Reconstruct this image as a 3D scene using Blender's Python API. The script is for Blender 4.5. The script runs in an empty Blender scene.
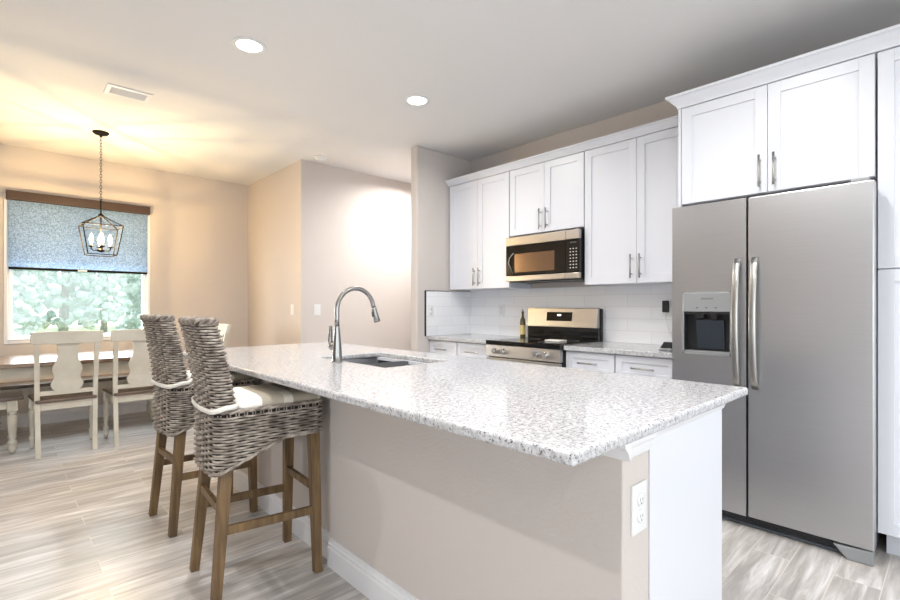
import bpy, bmesh, math, random
from mathutils import Vector, Matrix
random.seed(7)
C = bpy.context.scene.collection
PI = math.pi
S = bpy.context.scene
# ------------------------------------------------------------------ camera, world, lights, exposure
H = 1.22                                   # camera height; x runs along the window wall, y along the kitchen run
cam = bpy.data.cameras.new('camera'); cam_ob = bpy.data.objects.new('camera', cam); C.objects.link(cam_ob)
cam.sensor_width = 36; cam.lens = 480/900*36; cam.shift_y = 6/900; cam.clip_start = .02
cam_ob.location = (0, 0, H); cam_ob.rotation_euler = (PI/2, 0, -math.radians(43.1))
S.camera = cam_ob
S.view_settings.view_transform = 'Standard'; S.view_settings.look = 'None'
S.view_settings.gamma = 1; S.view_settings.use_curve_mapping = False
S.view_settings.exposure = 0.20
CEIL = 2.825
world = bpy.data.worlds.new('sky'); S.world = world; world.use_nodes = True
nt = world.node_tree; bgn = nt.nodes['Background']
sky = nt.nodes.new('ShaderNodeTexSky'); sky.sky_type = 'HOSEK_WILKIE'; sky.turbidity = 8; sky.ground_albedo = .5
sky.sun_direction = (.3, -.5, .8)
mixw = nt.nodes.new('ShaderNodeMix'); mixw.data_type = 'RGBA'; mixw.inputs[0].default_value = .75
mixw.inputs[7].default_value = (.86, .95, 1, 1)
nt.links.new(sky.outputs[0], mixw.inputs[6]); nt.links.new(mixw.outputs[2], bgn.inputs[0])
bgn.inputs[1].default_value = 3.0

def area(name, loc, rot, sx, sy, power, col=(1, 1, 1)):
    l = bpy.data.lights.new(name, 'AREA'); l.shape = 'RECTANGLE'; l.size = sx; l.size_y = sy
    l.energy = power; l.color = col
    o = bpy.data.objects.new(name, l); C.objects.link(o); o.location = loc; o.rotation_euler = rot
    return o
# rear and left: added fill lamps at assumed living-room openings; dining: daylight at the window
area('fill_rear', (0.4, -3.45, 1.25), (PI/2, 0, 0), 4.4, 2.1, 13, (.93, .97, 1))
area('fill_left', (-3.15, -1.75, 1.3), (PI/2, 0, -PI/2), 2.6, 2.0, 22, (.93, .97, 1))
area('daylight_dining', (.645, 6.75, 1.25), (-PI/2, 0, 0), 1.15, .7, 45, (.85, .95, 1))

CAN_SPOTS = [(1.115, 3.0), (2.368, 2.907), (1.0, .9), (1.95, .75), (3.70, 4.36), (-.62, 3.0), (-.62, .3), (1.2, -1.6), (-1.3, -1.8), (3.0, -1.4)]  # near-island can and the last three are unseen, added as extra light
CAN_POWER = 16.5
PEND_POWER = 22.0

# ------------------------------------------------------------------ materials
def lin(c):
    return tuple(((v/255)/12.92 if v/255 <= .04045 else ((v/255+.055)/1.055)**2.4) for v in c) + (1,)
def mat(name, col=(200, 200, 200), rough=.5, metal=0, bump=None, emit=None, estr=0, spec=None, coat=0):
    m = bpy.data.materials.new(name); m.use_nodes = True
    n = m.node_tree; b = n.nodes['Principled BSDF']
    b.inputs['Base Color'].default_value = lin(col); b.inputs['Roughness'].default_value = rough
    b.inputs['Metallic'].default_value = metal
    if coat: b.inputs['Coat Weight'].default_value = coat
    if spec is not None: b.inputs['Specular IOR Level'].default_value = spec
    if emit: b.inputs['Emission Color'].default_value = lin(emit); b.inputs['Emission Strength'].default_value = estr
    # a faint procedural variation on every surface
    tc = n.nodes.new('ShaderNodeTexCoord')
    if bump:
        sc, st, dist = bump
        t = n.nodes.new('ShaderNodeTexNoise'); t.inputs['Scale'].default_value = sc; t.inputs['Detail'].default_value = 3
        bp = n.nodes.new('ShaderNodeBump'); bp.inputs['Strength'].default_value = st; bp.inputs['Distance'].default_value = dist
        n.links.new(tc.outputs['Object'], t.inputs[0]); n.links.new(t.outputs[0], bp.inputs['Height'])
        n.links.new(bp.outputs[0], b.inputs['Normal'])
    return m
def vary(m, c1, c2, scale=(1, 1, 1), nscale=5, detail=4, lo=.35, hi=.65, rough=None):
    n = m.node_tree; b = n.nodes['Principled BSDF']
    tc = n.nodes.new('ShaderNodeTexCoord'); mp = n.nodes.new('ShaderNodeMapping'); mp.inputs['Scale'].default_value = scale
    t = n.nodes.new('ShaderNodeTexNoise'); t.inputs['Scale'].default_value = nscale; t.inputs['Detail'].default_value = detail
    r = n.nodes.new('ShaderNodeValToRGB'); r.color_ramp.elements[0].position = lo; r.color_ramp.elements[1].position = hi
    r.color_ramp.elements[0].color = lin(c1); r.color_ramp.elements[1].color = lin(c2)
    n.links.new(tc.outputs['Object'], mp.inputs[0]); n.links.new(mp.outputs[0], t.inputs[0])
    n.links.new(t.outputs[0], r.inputs[0]); n.links.new(r.outputs[0], b.inputs['Base Color'])
    return m
M = {}
M['wall'] = mat('wall_paint', (198, 190, 185), .85, bump=(90, .35, .005))
M['ceil'] = mat('ceiling_paint', (222, 221, 221), .9, bump=(60, .3, .003))
M['trimw'] = mat('white_trim_paint', (222, 222, 225), .4)
M['cab'] = mat('white_cabinet_paint', (216, 218, 225), .35)
M['gap'] = mat('dark_gap', (40, 40, 42), .8)
M['steel'] = mat('brushed_steel', (180, 186, 188), .34, 1.0)
M['steel2'] = mat('satin_nickel', (176, 174, 170), .28, 1.0)
M['chrome'] = mat('faucet_steel', (158, 156, 154), .2, 1.0)
M['sinksteel'] = mat('sink_steel', (128, 130, 134), .3, 1.0)
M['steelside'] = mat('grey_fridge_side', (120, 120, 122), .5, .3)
M['black'] = mat('black_glass', (12, 12, 13), .08)
M['blackp'] = mat('black_plastic', (25, 25, 27), .4)
M['darkg'] = mat('dark_grey_plastic', (70, 74, 80), .4)
M['darkg2'] = mat('charcoal_plastic', (44, 44, 46), .4)
M['knobsteel'] = mat('polished_knob_steel', (215, 213, 210), .22, 1.0)
M['paddle'] = mat('dark_blue_plastic', (44, 50, 58), .3)
M['greyp'] = mat('grey_plastic', (150, 152, 154), .4, .4)
M['bronze'] = mat('dark_bronze', (12, 10, 9), .7, 0, spec=.15)
M['plate'] = mat('white_plastic', (222, 222, 222), .35)
M['cream'] = mat('cream_painted_wood', (214, 206, 190), .5)
vary(M['cream'], (190, 183, 168), (204, 198, 185), (1, 1, 1), 6)
M['fabricw'] = mat('white_cushion_fabric', (228, 224, 216), .9, bump=(400, .3, .001))
M['valance'] = mat('dark_wood_valance', (62, 44, 34), .5)
M['cream2'] = mat('aged_tan_plastic', (222, 205, 180), .45)
M['wood'] = mat('oak_leg_wood', (128, 98, 62), .5)
vary(M['wood'], (88, 66, 42), (124, 98, 64), (14, 14, 1.5), 3, 5)
M['darkwood'] = mat('dark_seat_wood', (92, 76, 64), .35)
vary(M['darkwood'], (70, 56, 48), (112, 94, 80), (2, 16, 16), 3, 5)
M['tabletop'] = mat('table_top_wood', (108, 88, 72), .18)
vary(M['tabletop'], (84, 66, 54), (128, 104, 84), (2, 16, 16), 3, 5)

def brushed(m, a=(182, 182, 184), b_=(188, 188, 190), sc=(1, 1, 160)):
    vary(m, a, b_, sc, 3, 3, .3, .7)
for k in ('steel',): brushed(M[k])
# wicker strands
M['wicker'] = mat('grey_wicker', (150, 138, 126), .65)
vary(M['wicker'], (108, 97, 89), (176, 166, 155), (1, 1, 1), 22, 4, .35, .65)
M['wickershade'] = mat('wicker_gap_shade', (38, 30, 26), .9)  # dark inner shell, its colour stands in for shade between the strands
# striped cushion: bands across the seat, tan front bands carry the slab's shade
def cushion_mat():
    m = mat('striped_shaded_cushion_fabric', (228, 224, 216), .9, bump=(400, .3, .001))
    n = m.node_tree; b = n.nodes['Principled BSDF']
    tc = n.nodes.new('ShaderNodeTexCoord'); sx = n.nodes.new('ShaderNodeSeparateXYZ')
    mr = n.nodes.new('ShaderNodeMapRange'); mr.inputs[1].default_value = -.25; mr.inputs[2].default_value = .25
    r = n.nodes.new('ShaderNodeValToRGB'); r.color_ramp.interpolation = 'CONSTANT'
    e = r.color_ramp.elements; e[0].position = 0; e[0].color = lin((236, 232, 226))
    e[1].position = .43; e[1].color = lin((176, 166, 150))
    for p, c in ((.62, (206, 200, 188)), (.70, (158, 148, 132)), (.93, (198, 192, 180))):
        x = e.new(p); x.color = lin(c)
    n.links.new(tc.outputs['Object'], sx.inputs[0]); n.links.new(sx.outputs[0], mr.inputs[0])
    n.links.new(mr.outputs[0], r.inputs[0]); n.links.new(r.outputs[0], b.inputs['Base Color'])
    return m
M['cushion'] = cushion_mat()
def granite():
    m = mat('white_granite', (220, 218, 216), .12); n = m.node_tree; b = n.nodes['Principled BSDF']
    tc = n.nodes.new('ShaderNodeTexCoord')
    def noise(sc, det, lo, hi, c1, c2, stretch=(1, 1, 1)):
        mp = n.nodes.new('ShaderNodeMapping'); mp.inputs['Scale'].default_value = stretch
        t = n.nodes.new('ShaderNodeTexNoise'); t.inputs['Scale'].default_value = sc; t.inputs['Detail'].default_value = det; t.inputs['Roughness'].default_value = .65
        r = n.nodes.new('ShaderNodeValToRGB'); r.color_ramp.elements[0].position = lo; r.color_ramp.elements[1].position = hi
        r.color_ramp.elements[0].color = c1; r.color_ramp.elements[1].color = c2
        n.links.new(tc.outputs['Object'], mp.inputs[0]); n.links.new(mp.outputs[0], t.inputs[0]); n.links.new(t.outputs[0], r.inputs[0]); return r
    base = noise(60, 6, .36, .58, lin((160, 160, 162)), lin((205, 205, 208)), (1.3, 1, 1))
    w = (1, 1, 1, 1); k = (0, 0, 0, 1)
    fleck = noise(120, 5, .39, .42, w, k, (1.5, 1, 1))
    big = noise(9, 4, .34, .42, w, k)
    fl2 = noise(210, 3, .37, .4, w, k)
    cur = base.outputs[0]
    for f, c, s in ((big, (176, 175, 177), .45), (fl2, (126, 124, 126), .55), (fleck, (72, 70, 72), .85)):
        mu = n.nodes.new('ShaderNodeMath'); mu.operation = 'MULTIPLY'; mu.inputs[1].default_value = s
        mx = n.nodes.new('ShaderNodeMix'); mx.data_type = 'RGBA'; mx.inputs[7].default_value = lin(c)
        n.links.new(f.outputs[0], mu.inputs[0]); n.links.new(mu.outputs[0], mx.inputs[0]); n.links.new(cur, mx.inputs[6]); cur = mx.outputs[2]
    n.links.new(cur, b.inputs['Base Color'])
    return m
M['granite'] = granite()
def floor_mat():
    m = mat('wood_look_tile', (200, 190, 180), .32); n = m.node_tree; b = n.nodes['Principled BSDF']
    tc = n.nodes.new('ShaderNodeTexCoord'); mp = n.nodes.new('ShaderNodeMapping'); mp.inputs['Location'].default_value = (.3, -.075, 0)
    br = n.nodes.new('ShaderNodeTexBrick'); br.offset = .37; br.offset_frequency = 2
    I = br.inputs; I['Color1'].default_value = (0, 0, 0, 1); I['Color2'].default_value = (1, 1, 1, 1); I['Mortar'].default_value = (.5, .5, .5, 1)
    I['Scale'].default_value = 1; I['Mortar Size'].default_value = .0022; I['Mortar Smooth'].default_value = .1
    I['Brick Width'].default_value = 1.02; I['Row Height'].default_value = .163
    n.links.new(tc.outputs['Object'], mp.inputs[0]); n.links.new(mp.outputs[0], br.inputs[0])
    # vein noise, shifted per plank
    sh = n.nodes.new('ShaderNodeVectorMath'); sh.operation = 'SCALE'; sh.inputs['Scale'].default_value = 9
    ad = n.nodes.new('ShaderNodeVectorMath'); ad.operation = 'ADD'
    n.links.new(br.outputs['Color'], sh.inputs[0]); n.links.new(sh.outputs[0], ad.inputs[0])
    mp2 = n.nodes.new('ShaderNodeMapping'); mp2.inputs['Scale'].default_value = (1.5, 15, 1)
    n.links.new(tc.outputs['Object'], mp2.inputs[0]); n.links.new(mp2.outputs[0], ad.inputs[1])
    t = n.nodes.new('ShaderNodeTexNoise'); t.inputs['Scale'].default_value = 1.5; t.inputs['Detail'].default_value = 7; t.inputs['Roughness'].default_value = .6; t.inputs['Distortion'].default_value = .6
    n.links.new(ad.outputs[0], t.inputs[0])
    r = n.nodes.new('ShaderNodeValToRGB'); e = r.color_ramp.elements
    e[0].position = .3; e[0].color = lin((154, 149, 145)); e[1].position = .68; e[1].color = lin((216, 214, 213))
    x = e.new(.45); x.color = lin((174, 169, 165))
    x = e.new(.56); x.color = lin((194, 190, 187))
    n.links.new(t.outputs[0], r.inputs[0])
    # plank tone
    hs = n.nodes.new('ShaderNodeHueSaturation')
    mr = n.nodes.new('ShaderNodeMapRange'); mr.inputs[3].default_value = .88; mr.inputs[4].default_value = 1.12
    n.links.new(br.outputs['Color'], mr.inputs[0]); n.links.new(mr.outputs[0], hs.inputs['Value']); n.links.new(r.outputs[0], hs.inputs['Color'])
    mx = n.nodes.new('ShaderNodeMix'); mx.data_type = 'RGBA'; mx.inputs[7].default_value = lin((204, 198, 190))
    n.links.new(br.outputs['Fac'], mx.inputs[0]); n.links.new(hs.outputs[0], mx.inputs[6]); n.links.new(mx.outputs[2], b.inputs['Base Color'])
    bp = n.nodes.new('ShaderNodeBump'); bp.inputs['Strength'].default_value = .15; bp.inputs['Distance'].default_value = .003
    n.links.new(t.outputs[0], bp.inputs['Height']); n.links.new(bp.outputs[0], b.inputs['Normal'])
    return m
M['floor'] = floor_mat()
def tile_mat(axis):
    m = mat('white_subway_tile_' + axis, (232, 232, 236), .15); n = m.node_tree; b = n.nodes['Principled BSDF']
    tc = n.nodes.new('ShaderNodeTexCoord'); sp = n.nodes.new('ShaderNodeSeparateXYZ'); cb = n.nodes.new('ShaderNodeCombineXYZ')
    n.links.new(tc.outputs['Object'], sp.inputs[0]); n.links.new(sp.outputs[axis], cb.inputs[0]); n.links.new(sp.outputs['Z'], cb.inputs[1])
    mp = n.nodes.new('ShaderNodeMapping'); mp.inputs['Location'].default_value = (.1, -.915 + .1*10, 0)
    br = n.nodes.new('ShaderNodeTexBrick'); br.offset = .5
    I = br.inputs; I['Color1'].default_value = lin((236, 237, 240)); I['Color2'].default_value = lin((229, 230, 234)); I['Mortar'].default_value = lin((205, 204, 204))
    I['Scale'].default_value = 1; I['Mortar Size'].default_value = .0012; I['Brick Width'].default_value = .4; I['Row Height'].default_value = .1
    n.links.new(cb.outputs[0], mp.inputs[0]); n.links.new(mp.outputs[0], br.inputs[0]); n.links.new(br.outputs[0], b.inputs['Base Color'])
    return m
M['tile_y'] = tile_mat('Y'); M['tile_x'] = tile_mat('X')
def shade_mat():
    m = bpy.data.materials.new('woven_shade'); m.use_nodes = True; n = m.node_tree; n.nodes.clear()
    out = n.nodes.new('ShaderNodeOutputMaterial'); d = n.nodes.new('ShaderNodeBsdfDiffuse'); t = n.nodes.new('ShaderNodeBsdfTranslucent'); mx = n.nodes.new('ShaderNodeMixShader'); mx.inputs[0].default_value = .55
    tc = n.nodes.new('ShaderNodeTexCoord'); no = n.nodes.new('ShaderNodeTexNoise'); no.inputs['Scale'].default_value = 110; no.inputs['Detail'].default_value = 2
    r = n.nodes.new('ShaderNodeValToRGB'); r.color_ramp.elements[0].position = .38; r.color_ramp.elements[1].position = .62
    r.color_ramp.elements[0].color = lin((138, 160, 184)); r.color_ramp.elements[1].color = lin((186, 206, 226))
    n.links.new(tc.outputs['Object'], no.inputs[0]); n.links.new(no.outputs[0], r.inputs[0])
    n.links.new(r.outputs[0], d.inputs[0]); n.links.new(r.outputs[0], t.inputs[0])
    n.links.new(d.outputs[0], mx.inputs[1]); n.links.new(t.outputs[0], mx.inputs[2]); n.links.new(mx.outputs[0], out.inputs[0])
    return m
M['shade'] = shade_mat()
def glass_mat(name='clear_glass', refl=.08, tint=(255, 255, 255)):
    m = bpy.data.materials.new(name); m.use_nodes = True; n = m.node_tree; n.nodes.clear()
    out = n.nodes.new('ShaderNodeOutputMaterial'); t = n.nodes.new('ShaderNodeBsdfTransparent'); t.inputs[0].default_value = lin(tint)
    g = n.nodes.new('ShaderNodeBsdfGlossy'); g.inputs['Roughness'].default_value = .03
    mx = n.nodes.new('ShaderNodeMixShader'); mx.inputs[0].default_value = refl
    n.links.new(t.outputs[0], mx.inputs[1]); n.links.new(g.outputs[0], mx.inputs[2]); n.links.new(mx.outputs[0], out.inputs[0])
    return m
M['glass'] = glass_mat()
M['bottle'] = mat('dark_green_glass', (78, 70, 34), .08); M['bottlelabel'] = mat('gold_bottle_label', (206, 186, 120), .5)
M['mwwin'] = mat('microwave_window', (120, 100, 84), .2, .75)
M['bulb'] = mat('glowing_bulb', (255, 240, 210), .3, emit=(255, 214, 160), estr=14)
M['led'] = mat('glowing_lens', (255, 255, 255), .3, emit=(255, 252, 246), estr=9)
M['display'] = mat('lit_digits', (255, 255, 255), .3, emit=(230, 240, 255), estr=1.5)
M['leaf'] = mat('hazed_tree_leaves', (150, 172, 140), .8); vary(M['leaf'], (176, 194, 186), (204, 214, 210), (1, 1, 1), 4)  # leaf colour whitened to hold the haze of the bright view
M['bark'] = mat('hazed_tree_bark', (168, 166, 156), .9)  # bark lightened as well, haze put into its colour
M['grass'] = mat('grass', (150, 176, 128), .9); vary(M['grass'], (140, 168, 122), (168, 190, 146), (1, 1, 1), .8)
M['copperband'] = mat('microwave_steel', (184, 181, 178), .34, 1.0)

# ------------------------------------------------------------------ mesh helpers
def wloc(o):
    v = Vector((0, 0, 0))
    while o is not None: v = v + Vector(o.location); o = o.parent
    return v
def tag(o, label=None, cat=None, group=None, kind=None):
    if label: o['label'] = label
    if cat: o['category'] = cat
    if group: o['group'] = group
    if kind: o['kind'] = kind
    return o
def empty(name, loc, label, cat, group=None):
    o = bpy.data.objects.new(name, None); o.empty_display_size = .05; C.objects.link(o); o.location = loc
    return tag(o, label, cat, group)
class MB:
    def __init__(s): s.bm = bmesh.new(); s.smooth = set()
    def box(s, a, b, bev=0, seg=2):
        x0, x1 = sorted((a[0], b[0])); y0, y1 = sorted((a[1], b[1])); z0, z1 = sorted((a[2], b[2]))
        t = bmesh.new(); bmesh.ops.create_cube(t, size=1)
        for v in t.verts: v.co = Vector(((x0+x1)/2 + v.co.x*(x1-x0), (y0+y1)/2 + v.co.y*(y1-y0), (z0+z1)/2 + v.co.z*(z1-z0)))
        if bev: bmesh.ops.bevel(t, geom=t.edges[:], offset=min(bev, .49*min(x1-x0, y1-y0, z1-z0)), segments=seg, affect='EDGES', profile=.5)
        s.join(t); return s
    def join(s, t, mtx=None):
        if mtx is not None: bmesh.ops.transform(t, matrix=mtx, verts=t.verts)
        mp = {v: s.bm.verts.new(v.co) for v in t.verts}
        for f in t.faces:
            try: nf = s.bm.faces.new([mp[v] for v in f.verts]); nf.smooth = f.smooth
            except ValueError: pass
        t.free(); return s
    def bar(s, p, q, w, h=None, up=(0, 0, 1), w2=None, h2=None):
        """tapered rectangular bar from p to q"""
        h = h or w; w2 = w2 or w; h2 = h2 or h
        p = Vector(p); q = Vector(q); d = (q-p).normalized(); u = Vector(up)
        if abs(d.dot(u)) > .95: u = Vector((0, 1, 0))
        a = d.cross(u).normalized(); b = a.cross(d).normalized()
        vs = []
        for c, ww, hh in ((p, w, h), (q, w2, h2)):
            for sx, sy in ((-1, -1), (1, -1), (1, 1), (-1, 1)): vs.append(s.bm.verts.new(c + a*sx*ww/2 + b*sy*hh/2))
        for f in ((3, 2, 1, 0), (4, 5, 6, 7), (0, 1, 5, 4), (1, 2, 6, 5), (2, 3, 7, 6), (3, 0, 4, 7)): s.bm.faces.new([vs[i] for i in f])
        return s
    def tube(s, pts, r, n=8, closed=False, caps=True, flat=1.0):
        pts = [Vector(p) for p in pts]; N = len(pts); rr = r if isinstance(r, (list, tuple)) else [r]*N
        rings = []; prev = None
        for i, p in enumerate(pts):
            a = pts[(i-1) % N] if (closed or i > 0) else p; b = pts[(i+1) % N] if (closed or i < N-1) else p
            d = (b-a).normalized()
            if prev is None:
                u = Vector((0, 0, 1)) if abs(d.z) < .9 else Vector((1, 0, 0))
            else: u = prev
            u = (u - d*u.dot(d)).normalized(); prev = u; w = d.cross(u)
            rings.append([s.bm.verts.new(p + (u*math.cos(2*PI*k/n)*flat + w*math.sin(2*PI*k/n))*rr[i]) for k in range(n)])
        for i in range(N if closed else N-1):
            A, B = rings[i], rings[(i+1) % N]
            for k in range(n):
                f = s.bm.faces.new((A[k], A[(k+1) % n], B[(k+1) % n], B[k])); f.smooth = True
        if not closed and caps:
            s.bm.faces.new(rings[0][::-1]); s.bm.faces.new(rings[-1])
        return s
    def lathe(s, prof, c=(0, 0, 0), n=24, axis='z', capa=True, capb=True):
        """prof: [(radius, height)]"""
        c = Vector(c); rings = []
        for r, h in prof:
            ring = []
            for k in range(n):
                a = 2*PI*k/n; x, y = r*math.cos(a), r*math.sin(a)
                v = {'z': Vector((x, y, h)), 'x': Vector((h, x, y)), 'y': Vector((y, h, x))}[axis]
                ring.append(s.bm.verts.new(c+v))
            rings.append(ring)
        for A, B in zip(rings, rings[1:]):
            for k in range(n):
                f = s.bm.faces.new((A[k], A[(k+1) % n], B[(k+1) % n], B[k])); f.smooth = True
        if capa: s.bm.faces.new(rings[0][::-1])
        if capb: s.bm.faces.new(rings[-1])
        return s
    def prism(s, poly, vec):
        """poly: list of 3D points (planar), extruded along vec"""
        vec = Vector(vec); A = [s.bm.verts.new(Vector(p)) for p in poly]; B = [s.bm.verts.new(Vector(p)+vec) for p in poly]
        n = len(A); s.bm.faces.new(A[::-1]); s.bm.faces.new(B)
        for k in range(n): s.bm.faces.new((A[k], A[(k+1) % n], B[(k+1) % n], B[k]))
        return s
    def build(s, name, material, parent=None, bevel=0, segs=2, loc=None):
        bmesh.ops.recalc_face_normals(s.bm, faces=s.bm.faces)
        me = bpy.data.meshes.new(name); 
        o = bpy.data.objects.new(name, me); C.objects.link(o)
        off = wloc(parent) if parent is not None else Vector(loc or (0, 0, 0))
        if off.length: bmesh.ops.translate(s.bm, vec=-off, verts=s.bm.verts)
        s.bm.to_mesh(me); s.bm.free(); me.materials.append(M[material])
        if parent is not None: o.parent = parent
        else: o.location = off
        if bevel:
            b = o.modifiers.new('bevel', 'BEVEL'); b.width = bevel; b.segments = segs; b.limit_method = 'ANGLE'; b.angle_limit = .7
        return o
def struct(mb, name, m, parent=None, bevel=0):
    o = mb.build(name, m, parent, bevel); o['kind'] = 'structure'; return o
def copy_tree(o, parent=None):
    c = o.copy(); C.objects.link(c)
    if parent is not None: c.parent = parent
    for ch in [x for x in list(C.objects) if x.parent == o]: copy_tree(ch, c)
    return c
def text_mesh(txt, size, loc, rot, name, m, parent, depth=.0004):
    cu = bpy.data.curves.new(name, 'FONT'); cu.body = txt; cu.size = size; cu.extrude = depth; cu.align_x = 'CENTER'; cu.align_y = 'CENTER'
    t = bpy.data.objects.new('tmp', cu); C.objects.link(t); bpy.context.view_layer.update()
    me = bpy.data.meshes.new_from_object(t); C.objects.unlink(t); bpy.data.objects.remove(t)
    me.transform(Matrix.Translation(Vector(loc)) @ rot.to_matrix().to_4x4() if hasattr(rot, 'to_matrix') else Matrix.Translation(Vector(loc)) @ rot)
    off = wloc(parent); me.transform(Matrix.Translation(-off)); me.materials.clear(); me.materials.append(M[m])
    o = bpy.data.objects.new(name, me); C.objects.link(o); o.parent = parent
    return o

# ------------------------------------------------------------------ the room
XK, YS, YP, XD, YW = 3.80, 3.72, 4.95, 2.40, 6.50      # kitchen wall, stub wall, pantry wall, dining side wall, window wall
XL, YR, XDL = -3.2, -3.5, -1.15
struct(MB().box((XL-.1, YR-.1, -.1), (6.1, YW+.25, 0)), 'floor', 'floor')
struct(MB().box((XL-.1, YR-.1, CEIL), (6.1, YW+.25, CEIL+.1)), 'ceiling', 'ceil')
struct(MB().box((XK, YR, 0), (XK+.12, YS, CEIL)), 'wall_right', 'wall')
struct(MB().box((3.03, YS, 0), (6.0, YS+.10, CEIL), .012), 'wall_stub', 'wall')
struct(MB().box((XD, YP, 0), (6.0, YP+.12, CEIL)), 'wall_hall', 'wall')
struct(MB().box((6.0, YS+.1, 0), (6.1, YP, CEIL)), 'wall_hall_end', 'wall')
struct(MB().box((XD, YP+.12, 0), (XD+.12, YW, CEIL)), 'wall_dining_right', 'wall')
WX0, WX1, WZ0, WZ1 = .05, 1.245, .88, 2.32
w = MB(); w.box((XDL, YW, 0), (WX0, YW+.16, CEIL)).box((WX1, YW, 0), (XD+.12, YW+.16, CEIL)).box((WX0, YW, 0), (WX1, YW+.16, WZ0)).box((WX0, YW, WZ1), (WX1, YW+.16, CEIL))
struct(w, 'wall_front', 'wall')
struct(MB().box((XDL-.1, YP, 0), (XDL, YW+.16, CEIL)), 'wall_dining_left', 'wall')
struct(MB().box((XL, YP, 0), (XDL-.1, YP+.1, CEIL)), 'wall_jog', 'wall')
# living-room walls behind the camera, each with one assumed opening, the left one placed to steer the light
w = MB(); w.box((XL-.1, YR, 0), (XL, -3.1, CEIL)).box((XL-.1, -.4, 0), (XL, YP, CEIL)).box((XL-.1, -3.1, 2.4), (XL, -.4, CEIL)).box((XL-.1, -3.1, 0), (XL, -.4, .25))
struct(w, 'wall_left', 'wall')
w = MB(); w.box((XL, YR-.1, 0), (-1.9, YR, CEIL)).box((2.7, YR-.1, 0), (XK+.12, YR, CEIL)).box((-1.9, YR-.1, 2.4), (2.7, YR, CEIL))
struct(w, 'wall_rear', 'wall')
# baseboards
def base_prof(mb, p, q, nrm, h=.13, t=.014):
    p = Vector(p); q = Vector(q); n = Vector(nrm)
    prof = [(0, 0), (t, 0), (t, h*.68), (t*.75, h*.72), (t*.75, h*.82), (t*.45, h*.86), (t*.4, h), (0, h)]
    mb.prism([p + n*a + Vector((0, 0, b)) for a, b in prof], q-p); return mb
struct(base_prof(MB(), (XDL, YW, 0), (XD, YW, 0), (0, -1, 0)), 'baseboard_front', 'trimw')
struct(base_prof(MB(), (XD, YP, 0), (XD, YW, 0), (-1, 0, 0)), 'baseboard_dining_right', 'trimw')
struct(base_prof(MB(), (XD, YP, 0), (6.0, YP, 0), (0, -1, 0)), 'baseboard_hall', 'trimw')
struct(base_prof(MB(), (3.03, YS, 0), (3.03, YS+.1, 0), (-1, 0, 0)), 'baseboard_stub', 'trimw')

# window: frame, sash, glass, sill
wr = MB()
fy0, fy1 = YW+.04, YW+.12
for a, b in (((WX0, fy0, WZ0), (WX0+.035, fy1, WZ1)), ((WX1-.035, fy0, WZ0), (WX1, fy1, WZ1)), ((WX0+.035, fy0, WZ0), (WX1-.035, fy1, WZ0+.035)), ((WX0+.035, fy0, WZ1-.035), (WX1-.035, fy1, WZ1)),
             ((WX0+.035, fy0+.02, 1.62), (WX1-.035, fy1-.02, 1.655))): wr.box(a, b, .003)
win = struct(wr, 'window_1', 'trimw')
struct(MB().box((WX0+.03, fy0+.035, WZ0+.03), (WX1-.03, fy0+.041, WZ1-.03)), 'window_glass', 'glass', win)
tr = MB()
for a, b in (((WX0-.03, YW-.012, WZ0-.04), (WX0, YW, WZ1+.02)), ((WX1, YW-.012, WZ0-.04), (WX1+.03, YW, WZ1+.02)), ((WX0, YW-.012, WZ0-.04), (WX1, YW, WZ0-.002))): tr.box(a, b, .003)
struct(tr, 'window_trim', 'trimw', win)
struct(MB().box((WX0, YW-.02, WZ0-.002), (WX1, fy0, WZ0+.008), .003), 'window_sill', 'trimw', win)
# roller shade
sh = empty('roller_shade', (.645, YW-.03, 1.59), 'blue-grey woven roller shade half lowered over the dining window', 'window shade')
MB().box((.035, YW-.085, 2.276), (1.262, YW, 2.365), .004).build('valance', 'valance', sh)['label'] = 'dark brown wooden valance'
MB().box((.055, YW-.035, 1.60), (1.24, YW-.032, 2.28)).build('shade_fabric', 'shade', sh)
MB().box((.055, YW-.043, 1.585), (1.24, YW-.025, 1.61), .004).build('bottom_bar', 'bronze', sh)
MB().box((.60, YW-.05, 1.59), (.68, YW-.043, 1.605), .002).build('pull_tab', 'plate', sh)

# ------------------------------------------------------------------ outside the window
struct(MB().box((-30, YW+.3, -.35), (30, 45, -.3)), 'ground', 'grass')
def tree(x, y, h, r, label, seed):
    rnd = random.Random(seed)
    t = empty('tree', (x, y, -.3), label, 'tree')
    m = MB(); m.tube([(x, y, -.3), (x+.1, y, h*.3), (x-.05, y+.05, h*.62)], [.16, .12, .06], 8); m.build('trunk', 'bark', t)
    b = MB()
    for k in range(620):
        a = rnd.uniform(0, 2*PI); rr = r*math.sqrt(rnd.random()); z = h*rnd.uniform(.06, 1.0)
        k2 = 1-.5*abs(z/h-.55)
        tt = bmesh.new(); bmesh.ops.create_icosphere(tt, subdivisions=1, radius=r*rnd.uniform(.04, .10))
        for v in tt.verts: v.co *= 1+rnd.uniform(-.4, .4)
        for f in tt.faces: f.smooth = False
        b.join(tt, Matrix.Translation((x+math.cos(a)*rr*k2, y+math.sin(a)*rr*k2, z)))
    b.build('crown', 'leaf', t)
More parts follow.
